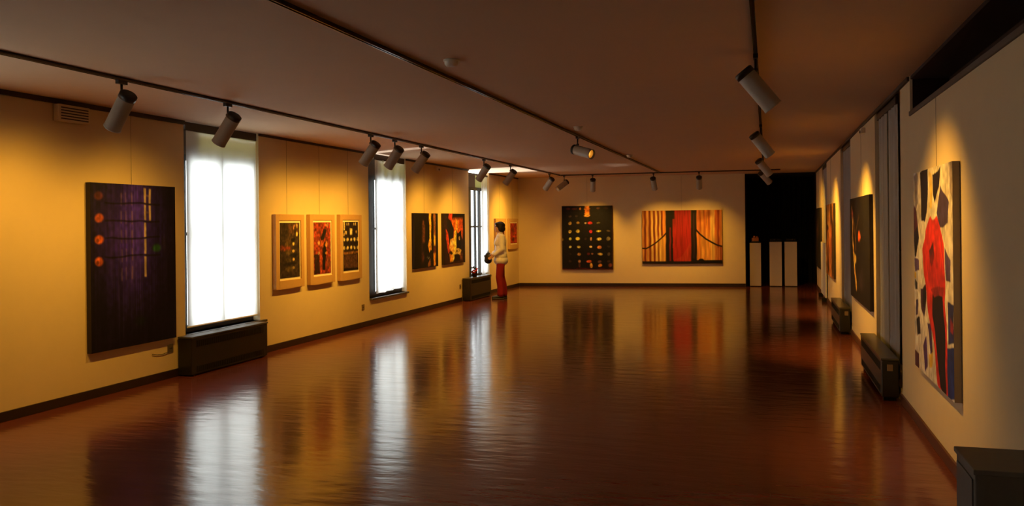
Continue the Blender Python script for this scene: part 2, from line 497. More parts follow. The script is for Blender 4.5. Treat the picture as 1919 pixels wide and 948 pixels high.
GL = 'spotlights on the left track'; GR = 'spotlights on the right track'; GB = 'spotlights on the back cross track'
W = LAMP_W
spotlight(-5.0, 5.72, (XL, 6.05, 1.05), W * .75, 'nearest spotlight on the left track, pale can in front of the dark blue painting', GL)
spotlight(-5.0, 7.14, (XL, 7.35, 1.05), W * .5, 'second spotlight on the left track, hanging in front of the nearest white curtain', GL)
spotlight(-5.0, 10.25, (XL, 10.50, 1.05), W * .72, 'third spotlight on the left track, before the dark near edge of the middle left window', GL)
spotlight(-5.0, 11.01, (XL, 11.40, 1.05), W * .72, 'fourth spotlight on the left track, hanging before the top of the middle white curtain', GL)
spotlight(-5.0, 11.97, (XL, 12.20, 1.05), W * .72, 'fifth spotlight on the left track, just past the middle white curtain', GL)
spotlight(-5.0, 14.94, (XL, 15.40, 1.05), W * 1.05, 'sixth spotlight on the left track, before the top of the far left window', GL)
spotlight(-5.0, 16.64, (XL, 17.0, 1.05), W * 1.05, 'seventh spotlight on the left track, over the far left window by the standing person', GL)
spotlight(-5.0, 19.88, (XL, 20.6, 1.1), W * 1.1, 'farthest spotlight on the left track, near the corner with the back wall', GL)
spotlight(-4.9, 21.0, (XL + .1, 19.9, 1.5), W * .5, 'leftmost spotlight on the back cross track, its bulb glinting', GB, size=88)
spotlight(-4.17, 21.0, (-4.45, 22.2, 1.0), W * 1.0, 'spotlight on the back cross track above the gridded black painting', GB, size=88)
spotlight(-2.66, 21.0, (-2.55, 22.35, 0.95), W * .85, 'spotlight on the back cross track above the left half of the red-banded painting', GB, size=88)
spotlight(-1.57, 21.0, (-1.65, 22.45, 0.95), W * .85, 'spotlight on the back cross track above the right half of the red-banded painting', GB, size=88)
spotlight(-2.5, 11.55, (XR, 9.6, 1.6), W * .5, 'only spotlight on the middle track, lit mouth turned to the right', 'spotlight on the middle track', size=40)
spotlight(-.07, 6.35, (XR, 6.6, 1.2), W * 1.0, 'nearest spotlight on the right track, big can at the top of the view', GR, size=96)
spotlight(-.07, 11.00, (XR, 11.5, 1.1), W * 2.3, 'second spotlight on the right track, below and beyond the big near can', GR, size=96)
spotlight(-.07, 15.7, (XR, 16.4, 1.2), W * 1.8, 'third spotlight on the right track, just above the dark bay', GR, size=96)
spotlight(-.07, 19.4, (XR, 20.6, 1.3), W * 1.0, 'farthest spotlight on the right track, hanging against the dark bay', GR, size=96)

# ------------------------------------------------------------------ paint: raster pictures as coloured mesh surfaces
class Art:
    """abstract picture: s runs left to right 0..1, t top to bottom 0..1"""
    def __init__(self, w, h, base, seed=1, res=130, warp=.012):
        self.nx, self.ny = max(12, int(w * res)), max(12, int(h * res))
        self.asp = w / h
        s = (np.arange(self.nx) + .5) / self.nx; t = (np.arange(self.ny) + .5) / self.ny
        self.S0, self.T0 = np.meshgrid(s, t)
        self.rs = np.random.RandomState(seed)
        self.S = self.S0 + warp * self.noise(9, 9); self.T = self.T0 + warp * self.noise(9, 9)
        self.c = np.ones((self.ny, self.nx, 3)) * np.array(base, float)
    def noise(self, fx, fy):
        g = self.rs.uniform(-1, 1, (fy + 2, fx + 2))
        x = self.S0 * fx; y = self.T0 * fy
        i = np.clip(x.astype(int), 0, fx); j = np.clip(y.astype(int), 0, fy)
        u = x - i; v = y - j; u = u * u * (3 - 2 * u); v = v * v * (3 - 2 * v)
        return (g[j, i] * (1 - u) + g[j, i + 1] * u) * (1 - v) + (g[j + 1, i] * (1 - u) + g[j + 1, i + 1] * u) * v
    def _mix(self, m, col, a=1.0):
        m = np.clip(m, 0, 1)[..., None] * a
        self.c = self.c * (1 - m) + np.array(col, float) * m
        return self
    def rect(self, s0, t0, s1, t1, col, a=1.0, soft=.012):
        f = lambda x: np.clip(x / soft + .5, 0, 1)
        return self._mix(f(self.S - s0) * f(s1 - self.S) * f(self.T - t0) * f(t1 - self.T), col, a)
    def ell(self, cs, ct, rs, rt, col, a=1.0, soft=.25):
        d = np.sqrt(((self.S - cs) / rs) ** 2 + ((self.T - ct) / rt) ** 2)
        return self._mix((1 - d) / soft + .5, col, a)
    def poly(self, pts, col, a=1.0):
        ins = np.zeros(self.S.shape, bool); n = len(pts)
        for i in range(n):
            (x0, y0), (x1, y1) = pts[i], pts[(i + 1) % n]
            if y0 == y1: continue
            c = ((y0 > self.T) != (y1 > self.T)) & (self.S < (x1 - x0) * (self.T - y0) / (y1 - y0) + x0)
            ins ^= c
        return self._mix(ins.astype(float), col, a)
    def stroke(self, pts, w, col, a=1.0):
        d = np.full(self.S.shape, 9.0)
        for (x0, y0), (x1, y1) in zip(pts[:-1], pts[1:]):
            px, py = (self.S - x0) * self.asp, self.T - y0
            ex, ey = (x1 - x0) * self.asp, y1 - y0
            k = np.clip((px * ex + py * ey) / (ex * ex + ey * ey + 1e-9), 0, 1)
            d = np.minimum(d, np.hypot(px - k * ex, py - k * ey))
        return self._mix((w - d) / (.5 * w) + .5, col, a)
    def grain(self, amt, fx=40, fy=40):
        self.c = self.c * (1 + amt * self.noise(fx, fy))[..., None]
        return self
    def streaks(self, amt, fx=60, fy=2):
        return self.grain(amt, fx, fy)

paint_m = bpy.data.materials.new('painted_canvas'); paint_m.use_nodes = True
_nt = paint_m.node_tree; _b = _nt.nodes['Principled BSDF']
_a = _nt.nodes.new('ShaderNodeAttribute'); _a.attribute_name = 'pigment'
_n = _nt.nodes.new('ShaderNodeTexNoise'); _n.inputs['Scale'].default_value = 90
_m = _nt.nodes.new('ShaderNodeMix'); _m.data_type = 'RGBA'; _m.blend_type = 'MULTIPLY'; _m.inputs[0].default_value = .25
_tc = _nt.nodes.new('ShaderNodeTexCoord')
_nt.links.new(_tc.outputs['Object'], _n.inputs['Vector'])
_nt.links.new(_a.outputs['Color'], _m.inputs[6]); _nt.links.new(_n.outputs['Fac'], _m.inputs[7])
_nt.links.new(_m.outputs[2], _b.inputs['Base Color'])
_b.inputs['Roughness'].default_value = .62; _b.inputs['Specular IOR Level'].default_value = .25
print_m = paint_m
canvas_edge_m = mat('canvas_edge', (44, 34, 30), .8)
canvas_pale_m = mat('canvas_edge_pale', (150, 138, 122), .8)

def art_surface(name, art, o, d, n, w, z0, z1, off, parent, origin, edge, depth):
    """stretched picture: coloured front grid plus sides and back, one mesh"""
    nx, ny = art.nx, art.ny
    o = Vector((o[0], o[1], 0)); d = Vector((d[0], d[1], 0)); n = Vector((n[0], n[1], 0))
    org = Vector(origin)
    xs = np.linspace(0, w, nx + 1); zs = np.linspace(z1, z0, ny + 1)
    base = o + n * off - org
    V = np.zeros(((nx + 1) * (ny + 1), 3))
    gx, gz = np.meshgrid(xs, zs)
    V[:, 0] = base.x + d.x * gx.ravel(); V[:, 1] = base.y + d.y * gx.ravel(); V[:, 2] = gz.ravel() - org.z
    i = np.arange(ny * nx); r = i // nx; c = i % nx
    a = r * (nx + 1) + c
    Fq = np.stack([a, a + nx + 1, a + nx + 2, a + 1], 1)
    vs = V.tolist(); fs = Fq.tolist()
    k = len(vs)
    for p, zz in ((0, z1), (w, z1), (w, z0), (0, z0)):
        for dd in (off - .001, off - depth):
            q = o + d * p + n * dd - org
            vs.append((q.x, q.y, zz - org.z))
    for j in range(4):
        m = (j + 1) % 4
        fs.append([k + 2 * j, k + 2 * j + 1, k + 2 * m + 1, k + 2 * m])
    fs.append([k + 1, k + 7, k + 5, k + 3]); fs.append([k, k + 2, k + 4, k + 6])
    me = bpy.data.meshes.new(name)
    me.from_pydata(vs, [], fs)
    me.materials.append(paint_m); me.materials.append(edge)
    mi = np.zeros(len(fs), int); mi[len(Fq):] = 1
    me.polygons.foreach_set('material_index', mi)
    at = me.attributes.new('pigment', 'FLOAT_COLOR', 'CORNER')
    cl = np.ones((len(me.loops), 4))
    pc = np.pad(lin(np.clip(art.c, 0, 255)), ((1, 1), (1, 1), (0, 0)), mode='edge')
    vc = ((pc[:-1, :-1] + pc[1:, :-1] + pc[:-1, 1:] + pc[1:, 1:]) / 4).reshape(-1, 3)
    cl[:4 * len(Fq), :3] = vc[Fq.ravel()]
    at.data.foreach_set('color', cl.ravel())
    me.update()
    ob = bpy.data.objects.new(name, me); COL.objects.link(ob)
    if parent: ob.parent = parent
    return ob

LEFTW = lambda y: ((XL, y), (0, 1), (1, 0))
def RIGHTW(y): return ((XR, y), (0, -1), (-1, 0))
EB = Vector((XBE - XL, YB1 - YB0)).normalized()
def BACKW(s): return ((XL + EB.x * s, YB0 + EB.y * s), (EB.x, EB.y), (EB.y, -EB.x))

def hang(name, label, cat, site, w, z0, z1, depth, art, group=None, frame=None, edge=None, wires=(.5,)):
    (o, d, n) = site
    O = Vector((o[0] + d[0] * w / 2 + n[0] * .002, o[1] + d[1] * w / 2 + n[1] * .002, z0))
    r = thing(name, O, label, cat, group)
    D = Vector((d[0], d[1], 0)); N = Vector((n[0], n[1], 0)); o3 = Vector((o[0], o[1], 0)) + N * .002
    def slab(s0, s1, a0, a1, k0, k1, mb):
        q = [o3 + D * s0 + N * k0, o3 + D * s1 + N * k0, o3 + D * s1 + N * k1, o3 + D * s0 + N * k1]
        return mb.prism([(p.x, p.y) for p in q], a0, a1)
    if frame:
        fw, fb, mw = frame                                  # frame width, bottom width, mount width
        mb = MB()
        slab(0, fw, z0, z1, 0, depth, mb); slab(w - fw, w, z0, z1, 0, depth, mb)
        slab(fw, w - fw, z0, z0 + fb, 0, depth, mb); slab(fw, w - fw, z1 - fw, z1, 0, depth, mb)
        mb.build('frame', birch_m, r, O, bevel=.004)
        slab(fw, w - fw, z0 + fb, z1 - fw, .004, depth - .014, MB()).build('mount', mount_m, r, O)
        art_surface('print', art, (o3.x + d[0] * (fw + mw), o3.y + d[1] * (fw + mw)), d, n, w - 2 * fw - 2 * mw, z0 + fb + mw, z1 - fw - mw, depth - .010, r, O, canvas_edge_m, .003)
    else:
        art_surface('canvas', art, (o3.x, o3.y), d, n, w, z0, z1, depth, r, O, edge or canvas_edge_m, depth - .001)
    for k in wires:
        p = o3 + D * (w * k) + N * .006
        MB().tube((p.x, p.y, z1 - .01), (p.x, p.y, 2.585 if (n[0] < 0 and p.y < 7.9) else 2.875), .0013, n=6).build('hanging_wire', steel_m, r, O)
    return r

# --- large dark painting, nearest on the left wall
w, h = 1.25, 1.68
A = Art(w, h, (22, 17, 40), 3, res=170, warp=.006)
A.ell(.45, .32, .30, .34, (64, 40, 190), .85, 1.6).ell(.5, .22, .14, .3, (84, 60, 235), .6, 1.4)
for k in range(34):
    s = .16 + .62 * A.rs.rand()
    A.rect(s, .02 + .3 * A.rs.rand(), s + .006, .55 + .4 * A.rs.rand(), (100, 84, 150) if s < .6 else (44, 40, 80), .25, .008)
for s, c in ((.33, .5), (.38, .35), (.45, .55)):
    for t in np.arange(.05, .55, .115):
        A.rect(s, t, s + .014, t + .08, (140, 116, 140), c, .008)
for t in (.02, .125, .235, .34, .45):
    L_ = .095 if t < .4 else .13
    A.rect(.60, t, .625, t + L_, (226, 204, 160), .9, .008)
    if t < .2: A.rect(.66, t, .685, t + L_, (226, 204, 160), .9, .008).rect(.60, t + .04, .68, t + .05, (200, 170, 150), .5)
for t in (.125, .235, .34, .45): A.rect(.15, t - .012, .8, t - .003, (14, 10, 16), .8, .008)
for t, a in ((.08, .35), (.21, .8), (.34, 1), (.47, .95)): A.ell(.09, t, .045, .026, (214, 100, 52), a, .5).ell(.075, t + .006, .016, .012, (110, 50, 34), a * .8)
A.ell(.75, .40, .05, .022, (42, 110, 46), .8, .8).ell(.55, .85, .06, .03, (30, 52, 34), .5, 1).ell(.85, .38, .02, .05, (60, 48, 80), .5, 1)
A.streaks(.25, 80, 3).grain(.2)
hang('painting', 'large dark blue-black painting with four orange discs, nearest on the left wall', 'painting', LEFTW(6.82), w, .45, 2.13, .055, A)

# --- three birch frames
GT = 'birch framed prints between the first two left windows'
w, h = .50, .74
A = Art(w, h, (58, 46, 42), 11)
A.rect(0, .42, .55, .50, (150, 62, 40), .8, .05).rect(.4, 0, 1, .2, (120, 78, 44), .6, .1).ell(.45, .3, .2, .1, (96, 72, 48), .6, .8)
for t in (.38, .52, .67, .83): A.ell(.68, t, .055, .028, (238, 196, 112), .95, .4).ell(.45, t + .02, .18, .045, (104, 86, 48), .6, .7)
A.rect(.82, .18, .9, .26, (240, 200, 120), .9).rect(.66, .04, .76, .12, (210, 150, 90), .7).rect(.84, .03, .9, .10, (220, 190, 130), .7)
A.rect(.72, .08, .8, .2, (16, 14, 18), .9).ell(.65, .31, .1, .03, (18, 16, 20), .9).ell(.7, .6, .2, .03, (22, 20, 24), .8).ell(.5, .75, .35, .03, (26, 22, 26), .7).grain(.35).grain(.3, 14, 18)
hang('framed_print', 'birch framed dark brown print with yellow spots, left of the three', 'framed print', LEFTW(10.10), .735, .82, 1.84, .06, A, GT, (.085, .115, .03))
A = Art(w, h, (150, 58, 40), 12)
A.poly([(.4, .3), (.6, .12), (.78, .14), (.62, .32), (.44, .36)], (34, 28, 30)).poly([(.52, .42), (.7, .36), (.74, .6), (.64, .95), (.5, .92)], (26, 22, 26))
A.poly([(.02, .62), (.3, .6), (.36, .98), (.04, 1)], (38, 26, 30), .9).ell(.3, .40, .08, .04, (216, 160, 110), .8).ell(.74, .42, .1, .06, (200, 130, 80), .8).ell(.28, .6, .06, .03, (232, 190, 140), .8)
A.ell(.72, .6, .05, .03, (220, 150, 80), .8).ell(.8, .05, .1, .03, (214, 170, 130), .7).ell(.2, .06, .12, .05, (190, 70, 46), .6).ell(.85, .8, .1, .12, (120, 70, 50), .7).ell(.5, .43, .07, .08, (206, 104, 50), .7).ell(.4, .8, .07, .2, (190, 86, 48), .7).grain(.35).grain(.4, 16, 20)
hang('framed_print', 'birch framed rust-red print with black shapes, middle of the three', 'framed print', LEFTW(11.0), .735, .82, 1.845, .06, A, GT, (.085, .115, .03))
A = Art(w, h, (44, 34, 40), 13)
for t in (.36, .53):
    for s in (.05, .28, .52, .75, .97): A.ell(s, t, .07, .035, (250, 226, 160), .95, .4)
A.rect(.44, .14, .6, .26, (252, 232, 170), 1).rect(.1, .18, .22, .25, (246, 216, 150), .9).rect(.02, .0, .1, .16, (250, 226, 160), .9)
for s in (.22, .34, .68, .8): A.rect(s, .01, s + .06, .07, (240, 214, 150), .9)
A.rect(0, .42, 1, .47, (30, 24, 30), .6).rect(.02, .61, 1, .66, (176, 118, 60), .8, .03).rect(.04, .68, .96, .97, (86, 58, 50), 1).rect(0, .95, 1, 1, (30, 24, 34), 1)
A.ell(.05, .25, .06, .03, (240, 200, 120), .8).ell(.88, .2, .05, .03, (230, 190, 120), .8).grain(.3).grain(.25, 16, 20)
hang('framed_print', 'birch framed print with pale spots over a brown block, right of the three', 'framed print', LEFTW(11.91), .73, .82, 1.85, .06, A, GT, (.085, .115, .03))

# --- two dark canvases between the second and third window
w, h = 1.20, 1.06
A = Art(w, h, (18, 15, 20), 21)
A.rect(.33, .12, .44, .55, (112, 62, 44), .85, .05).rect(.28, .55, .36, .95, (70, 40, 36), .6, .08).rect(.40, .0, .6, .2, (24, 16, 34), .8)
A.poly([(.60, .0), (.72, .0), (.70, .4), (.72, .68), (.62, .74), (.56, .6), (.64, .45)], (226, 160, 54)).poly([(.62, .02), (.69, .02), (.68, .5), (.64, .62)], (250, 208, 84))
A.rect(.72, 0, .80, 1, (14, 10, 16)).rect(.80, 0, .90, .4, (150, 92, 44), 1, .03).rect(.81, .40, .89, .62, (244, 190, 76), 1, .03).rect(.80, .62, .9, .74, (104, 44, 34), 1).rect(.79, .74, .90, .98, (226, 150, 52), 1, .03)
A.rect(.90, 0, 1, 1, (14, 11, 16)).ell(.56, .82, .05, .03, (186, 176, 160), .8).stroke([(.42, .92), (.6, .78), (.68, .7)], .02, (12, 10, 14)).poly([(.55, .95), (.66, .84), (.68, .98), (.56, 1)], (150, 92, 50), .9).ell(.35, .8, .05, .08, (100, 50, 40), .7, .8)
A.grain(.3).grain(.2, 60, 6)
G2 = 'dark canvases between the middle and far left windows'
hang('painting', 'dark canvas with upright yellow and black bars, just right of the middle left window', 'painting', LEFTW(14.82), w, .845, 1.90, .05, A, G2)
w, h = 1.28, 1.06
A = Art(w, h, (48, 22, 24), 22)
A.rect(0, 0, 1, .06, (16, 12, 16)).rect(.36, .10, .90, .5, (232, 110, 38), 1, .08).rect(.55, .12, .66, .35, (246, 178, 74), .9, .06).rect(.75, .14, .88, .4, (214, 76, 34), .8, .06)
A.poly([(.24, .0), (.4, .0), (.36, .12), (.3, .2), (.22, .1)], (206, 58, 34)).poly([(.12, .1), (.3, .12), (.46, .3), (.42, .52), (.24, .5)], (20, 16, 20)).poly([(.1, .3), (.2, .38), (.24, .6), (.3, .75), (.2, .8), (.1, .5)], (196, 64, 34))
A.poly([(.3, .5), (.46, .48), (.5, .62), (.42, .8), (.24, .7)], (240, 176, 84)).poly([(.48, .36), (.58, .34), (.6, .6), (.56, .8), (.5, .88), (.4, .96), (.28, .95), (.34, .86), (.46, .74), (.44, .6)], (252, 222, 100)).ell(.38, .58, .06, .05, (252, 236, 180), .9)
A.poly([(.58, .32), (.64, .4), (.80, .34), (.84, .5), (.78, .7), (.66, .7), (.58, .62)], (18, 14, 18)).ell(.72, .5, .035, .04, (236, 200, 150), .9).poly([(.50, .72), (.7, .7), (.82, .74), (.78, .84), (.5, .82)], (226, 190, 96)).rect(.48, .82, .7, .95, (20, 16, 18), 1).ell(.6, .76, .05, .02, (60, 50, 20), .8)
A.rect(.9, 0, 1, 1, (22, 14, 18), .9).rect(0, 0, .1, 1, (34, 18, 22), .7, .05).rect(.75, .8, .88, .95, (150, 84, 46), .7, .05).poly([(.25, .8), (.42, .84), (.4, .95), (.28, .97)], (220, 130, 44), .8).grain(.25).grain(.2, 20, 20)
hang('painting', 'dark canvas with fiery orange and yellow shapes, just left of the far left window', 'painting', LEFTW(16.34), w, .85, 1.905, .05, A, G2)

# --- two small framed prints past the third window
G3 = 'small framed prints in the far left corner'
w, h = .6, .6
A = Art(w, h, (96, 44, 34), 31); A.ell(.3, .3, .2, .2, (200, 110, 60), .7, .8).ell(.6, .7, .2, .2, (40, 26, 26), .8, .6).grain(.4, 12, 12)
hang('framed_print', 'small framed print on the left wall, half hidden behind the head of the standing person', 'framed print', LEFTW(19.85), .86, 1.02, 1.81, .05, A, G3, (.09, .12, .03))
A = Art(w, h, (168, 48, 34), 32); A.ell(.4, .35, .16, .2, (120, 30, 26), .8, .6).ell(.62, .6, .2, .2, (206, 70, 40), .7, .8).ell(.4, .8, .15, .1, (70, 24, 24), .8, .6).grain(.35, 12, 12)
hang('framed_print', 'small framed red print nearest the corner of left and back walls', 'framed print', LEFTW(20.98), .84, 1.02, 1.81, .05, A, G3, (.09, .12, .03))

# --- back wall
w, h = 1.335, 1.68
A = Art(w, h, (13, 10, 20), 41, res=120, warp=.010)
cols = [.16, .32, .57, .74, .92]
spec = {  # row t: list of (col, colour, w, h, alpha)
 .04: [(.12, (110, 40, 34), .05, .016, .8), (.25, (120, 44, 36), .05, .016, .8), (.36, (222, 150, 70), .018, .022, .9), (.72, (120, 72, 40), .04, .014, .7), (.88, (80, 40, 34), .05, .016, .6)],
 .16: [(.16, (96, 76, 60), .03, .018, .7), (.29, (80, 66, 58), .03, .018, .7)],
 .27: [(.16, (176, 148, 80), .03, .024, .9), (.32, (160, 130, 76), .035, .018, .9), (.47, (200, 180, 160), .022, .014, .9), (.56, (206, 44, 48), .045, .022, 1), (.72, (120, 112, 72), .04, .014, .9)],
 .40: [(.16, (230, 206, 110), .034, .026, 1), (.32, (230, 210, 110), .038, .026, 1), (.57, (214, 50, 60), .032, .022, 1), (.73, (220, 210, 84), .05, .014, 1), (.92, (110, 96, 70), .04, .014, .8)],
 .52: [(.16, (216, 222, 110), .030, .024, 1), (.32, (240, 226, 104), .042, .028, 1), (.47, (70, 50, 50), .025, .02, .7), (.58, (214, 160, 120), .018, .03, 1), (.74, (246, 226, 130), .048, .022, 1), (.92, (150, 140, 88), .035, .03, .8), (.01, (180, 150, 60), .02, .02, .7)],
 .645: [(.16, (196, 196, 160), .028, .018, 1), (.33, (216, 206, 130), .036, .018, 1), (.57, (240, 206, 160), .03, .016, 1), (.74, (238, 150, 84), .045, .024, 1), (.92, (80, 70, 60), .03, .016, .6)],
 .755: [(.16, (70, 54, 46), .028, .016, .6), (.33, (176, 130, 76), .036, .022, .9), (.52, (120, 34, 36), .03, .02, .8), (.60, (206, 140, 110), .022, .014, .8), (.75, (206, 176, 84), .045, .02, 1), (.92, (120, 104, 80), .03, .026, .7)],
 .875: [(.16, (80, 54, 46), .028, .02, .6), (.34, (190, 140, 110), .028, .026, .9), (.53, (226, 98, 44), .05, .022, 1), (.74, (120, 80, 70), .04, .02, .8), (.92, (90, 60, 50), .03, .02, .6)],
 .935: [(.34, (110, 60, 50), .022, .04, .7), (.57, (240, 180, 76), .03, .034, 1), (.75, (238, 150, 60), .04, .026, 1), (.95, (130, 66, 46), .035, .03, .8)]}
for t, L_ in spec.items():
    for s, c, rw, rh, a in L_: A.ell(s, t, rw, rh, c, a, .4)
for t, rw, c in ((.02, .055, (236, 150, 60)), (.05, .065, (226, 130, 48)), (.085, .055, (206, 110, 40)), (.115, .06, (230, 140, 54)), (.15, .066, (246, 176, 80))): A.ell(.50, t, rw, .022, c, 1, .4)
A.rect(0, .985, 1, 1, (96, 20, 26), .9).rect(.985, 0, 1, 1, (70, 24, 28), .8).grain(.3)
hang('painting', 'upright black painting with a grid of glowing yellow spots on the back wall', 'painting', BACKW(1.18), w, .45, 2.13, .05, A)
w, h = 2.03, 1.38
A = Art(w, h, (214, 146, 72), 42, res=120, warp=.003)
for s, c in ((.015, (206, 140, 66)), (.075, (222, 160, 84)), (.135, (246, 202, 112)), (.185, (250, 212, 124)), (.235, (250, 214, 130)), (.275, (236, 150, 70))): A.rect(s - .02, 0, s + .02, 1, c, .9, .02)
for s in (.04, .10, .155, .205, .25): A.rect(s - .012, 0, s + .012, 1, (116, 40, 24), .92, .012)
A.rect(.20, .48, .30, 1, (242, 196, 96), .65, .06)
for k in range(11):
    s = .70 + .028 * k
    A.rect(s - .012, 0, s + .012, 1, [(214, 112, 50), (178, 78, 38), (240, 160, 70), (198, 96, 44), (232, 140, 60), (206, 96, 44), (246, 200, 110), (240, 176, 90), (196, 84, 42), (150, 52, 34), (226, 130, 64)][k], .85, .02)
A.rect(.69, .45, .96, 1, (246, 184, 88), .6, .25).rect(.885, 0, .905, 1, (250, 214, 140), .6, .02).rect(.945, .0, .965, .7, (132, 40, 30), .8, .02).rect(.97, .68, 1, 1, (150, 66, 44), .8)
for s, b in ((.72, .2), (.79, .15), (.84, .12)): A.rect(s, 0, s + .03, b, (92, 40, 30), .7, .08)
A.rect(.30, 0, .40, 1, (20, 15, 22)).rect(.345, .32, .365, .95, (150, 34, 44), .85, .012).poly([(.385, 0), (.61, 0), (.615, .3), (.625, 1), (.395, 1), (.385, .3)], (168, 34, 36)).rect(.37, .0, .41, .16, (18, 14, 20), .9, .02)
A.poly([(.40, .93), (.5, .86), (.56, .72), (.6, .6), (.62, .8), (.62, .96)], (186, 70, 48), .55).ell(.5, .35, .09, .28, (150, 26, 32), .5, 1)
A.rect(.615, 0, .685, 1, (20, 15, 24)).rect(.64, .05, .66, .9, (72, 34, 44), .7, .015)
A.stroke([(0, .71), (.05, .715), (.11, .67), (.16, .62), (.22, .55), (.27, .48), (.305, .42)], .012, (26, 14, 14)).stroke([(.67, .35), (.73, .45), (.80, .54), (.87, .60), (.94, .655), (1, .68)], .014, (26, 14, 14))
A.rect(0, .955, 1, 1, (24, 18, 20)).rect(.68, .935, 1, .985, (16, 14, 16)).ell(.74, .94, .035, .035, (18, 14, 16)).grain(.18, 90, 5)
hang('painting', 'wide painting with a red band between black uprights and orange stripes on the back wall', 'painting', BACKW(3.28), w, .60, 1.98, .05, A)

# --- right wall
w, h = 1.50, 1.45
A = Art(w, h, (226, 216, 206), 51, res=190, warp=.02)
for pts, c in (([(.02, .0), (.12, .0), (.14, .16), (.06, .2)], (150, 140, 150)), ([(.20, .0), (.42, .0), (.40, .22), (.34, .27), (.24, .24)], (28, 24, 40)), ([(.56, .02), (.74, .0), (.7, .1), (.6, .17), (.55, .12)], (34, 28, 44)),
               ([(.74, .08), (.92, .16), (.9, .26), (.7, .28), (.64, .22)], (74, 58, 96)), ([(.0, .16), (.1, .2), (.14, .3), (.0, .34)], (96, 48, 62)), ([(.0, .33), (.12, .27), (.16, .33), (.08, .44), (.02, .44)], (24, 20, 34)), ([(.0, .44), (.16, .46), (.16, .50), (.02, .52)], (92, 70, 120)),
               ([(.02, .56), (.1, .56), (.1, .60), (.02, .61)], (30, 26, 34)), ([(.0, .52), (.06, .52), (.06, .55), (.0, .56)], (226, 186, 60)), ([(.18, .57), (.34, .57), (.36, .62), (.3, .72), (.22, .68)], (66, 34, 60)), ([(.06, .76), (.16, .74), (.18, .82), (.08, .84)], (24, 20, 36)),
               ([(.04, .66), (.12, .66), (.1, .74), (.04, .74)], (70, 56, 110)), ([(.26, .86), (.36, .82), (.38, .95), (.3, .98)], (86, 56, 120)), ([(.40, .87), (.52, .84), (.5, .93), (.42, .94)], (232, 190, 64)), ([(.38, .74), (.46, .72), (.5, .86), (.44, .86)], (80, 60, 120)),
               ([(.82, .36), (.96, .40), (.94, .50), (.84, .50)], (86, 70, 120)), ([(.86, .60), (1, .60), (1, .76), (.88, .78)], (50, 54, 120)), ([(.84, .80), (1, .78), (1, 1), (.86, 1)], (44, 60, 140)), ([(.92, .66), (1, .66), (.98, .72), (.92, .72)], (150, 50, 70)), ([(.0, .92), (.12, .92), (.14, 1), (.0, 1)], (92, 50, 70)), ([(.94, .02), (1, 0), (1, .14), (.95, .12)], (176, 160, 160)),
               ([(.1, .6), (.2, .63), (.2, .74), (.12, .7)], (236, 228, 220)), ([(.46, .02), (.54, .02), (.53, .2), (.47, .2)], (230, 196, 96))): A.poly(pts, c)
A.poly([(.42, .27), (.5, .235), (.56, .26), (.64, .23), (.72, .28), (.80, .36), (.82, .52), (.80, .60), (.84, .7), (.86, .86), (.86, 1), (.62, 1), (.56, .86), (.44, .72), (.36, .6), (.28, .52), (.26, .38), (.34, .30)], (214, 50, 34))
A.poly([(.52, .57), (.74, .56), (.80, .70), (.82, 1), (.68, .99), (.62, .86), (.52, .70)], (30, 20, 24)).poly([(.44, .40), (.54, .36), (.56, .42), (.50, .47), (.46, .46)], (70, 24, 30)).ell(.6, .48, .16, .07, (176, 36, 30), .7, .8).poly([(.48, .57), (.78, .54), (.76, .58), (.56, .61)], (150, 40, 34)).ell(.58, .28, .1, .03, (196, 44, 34), .8)
A.poly([(.26, .58), (.34, .58), (.34, .66), (.26, .66)], (20, 16, 22)).grain(.14).grain(.1, 14, 14)
hang('painting', 'large white painting with a bold red figure, nearest on the right wall', 'painting', RIGHTW(7.48), w, .52, 2.05, .045, A, edge=canvas_pale_m)
w, h = 2.40, 1.36
A = Art(w, h, (17, 13, 17), 52, res=80)
A.stroke([(.12, .12), (.16, .25), (.14, .4), (.2, .55), (.24, .7), (.34, .86)], .05, (236, 180, 84)).stroke([(.2, .2), (.3, .4), (.32, .5)], .025, (150, 100, 56), .8).ell(.12, .16, .07, .05, (180, 90, 50), .9, .6).ell(.28, .6, .07, .05, (240, 190, 90), .9, .6).stroke([(.5, .18), (.36, .3), (.3, .36)], .014, (96, 66, 48), .8)
A.ell(.52, .37, .07, .055, (226, 96, 44), .95, .5).ell(.6, .78, .12, .1, (60, 44, 50), .8, 1).stroke([(.42, .7), (.48, .95)], .016, (90, 66, 56), .7).grain(.35).grain(.2, 12, 12)
GP = 'dark paintings farther along the right wall'
hang('painting', 'black painting with a gold streak and orange fleck on the right wall', 'painting', RIGHTW(13.05), w, .62, 1.98, .04, A, GP)
w, h = 2.0, 1.36
A = Art(w, h, (226, 140, 60), 53, res=70)
A.rect(.62, 0, .9, .3, (70, 44, 30), .9, .1).rect(.78, .2, 1, 1, (46, 30, 28), .9, .1).rect(.2, .62, .45, .95, (40, 28, 30), .9, .1).rect(.1, .05, .5, .25, (250, 190, 90), .7, .15).ell(.3, .33, .08, .04, (40, 26, 26), .95, .4).ell(.45, .7, .2, .2, (176, 100, 52), .7, .8).rect(0, .0, .12, .5, (60, 36, 30), .9, .06).ell(.7, .5, .12, .2, (200, 96, 46), .8, .8).grain(.35, 14, 14)
hang('painting', 'orange and brown painting far along the right wall, just before the farthest grey curtain', 'painting', RIGHTW(18.35), w, .62, 1.99, .04, A, GP)
w, h = 1.9, 1.38
A = Art(w, h, (30, 24, 26), 54, res=60)
A.ell(.4, .4, .2, .12, (110, 74, 50), .7, .8).ell(.65, .3, .1, .2, (90, 66, 52), .6, .8).stroke([(.3, .2), (.4, .5), (.35, .8)], .04, (130, 84, 48), .7).grain(.35, 14, 14)
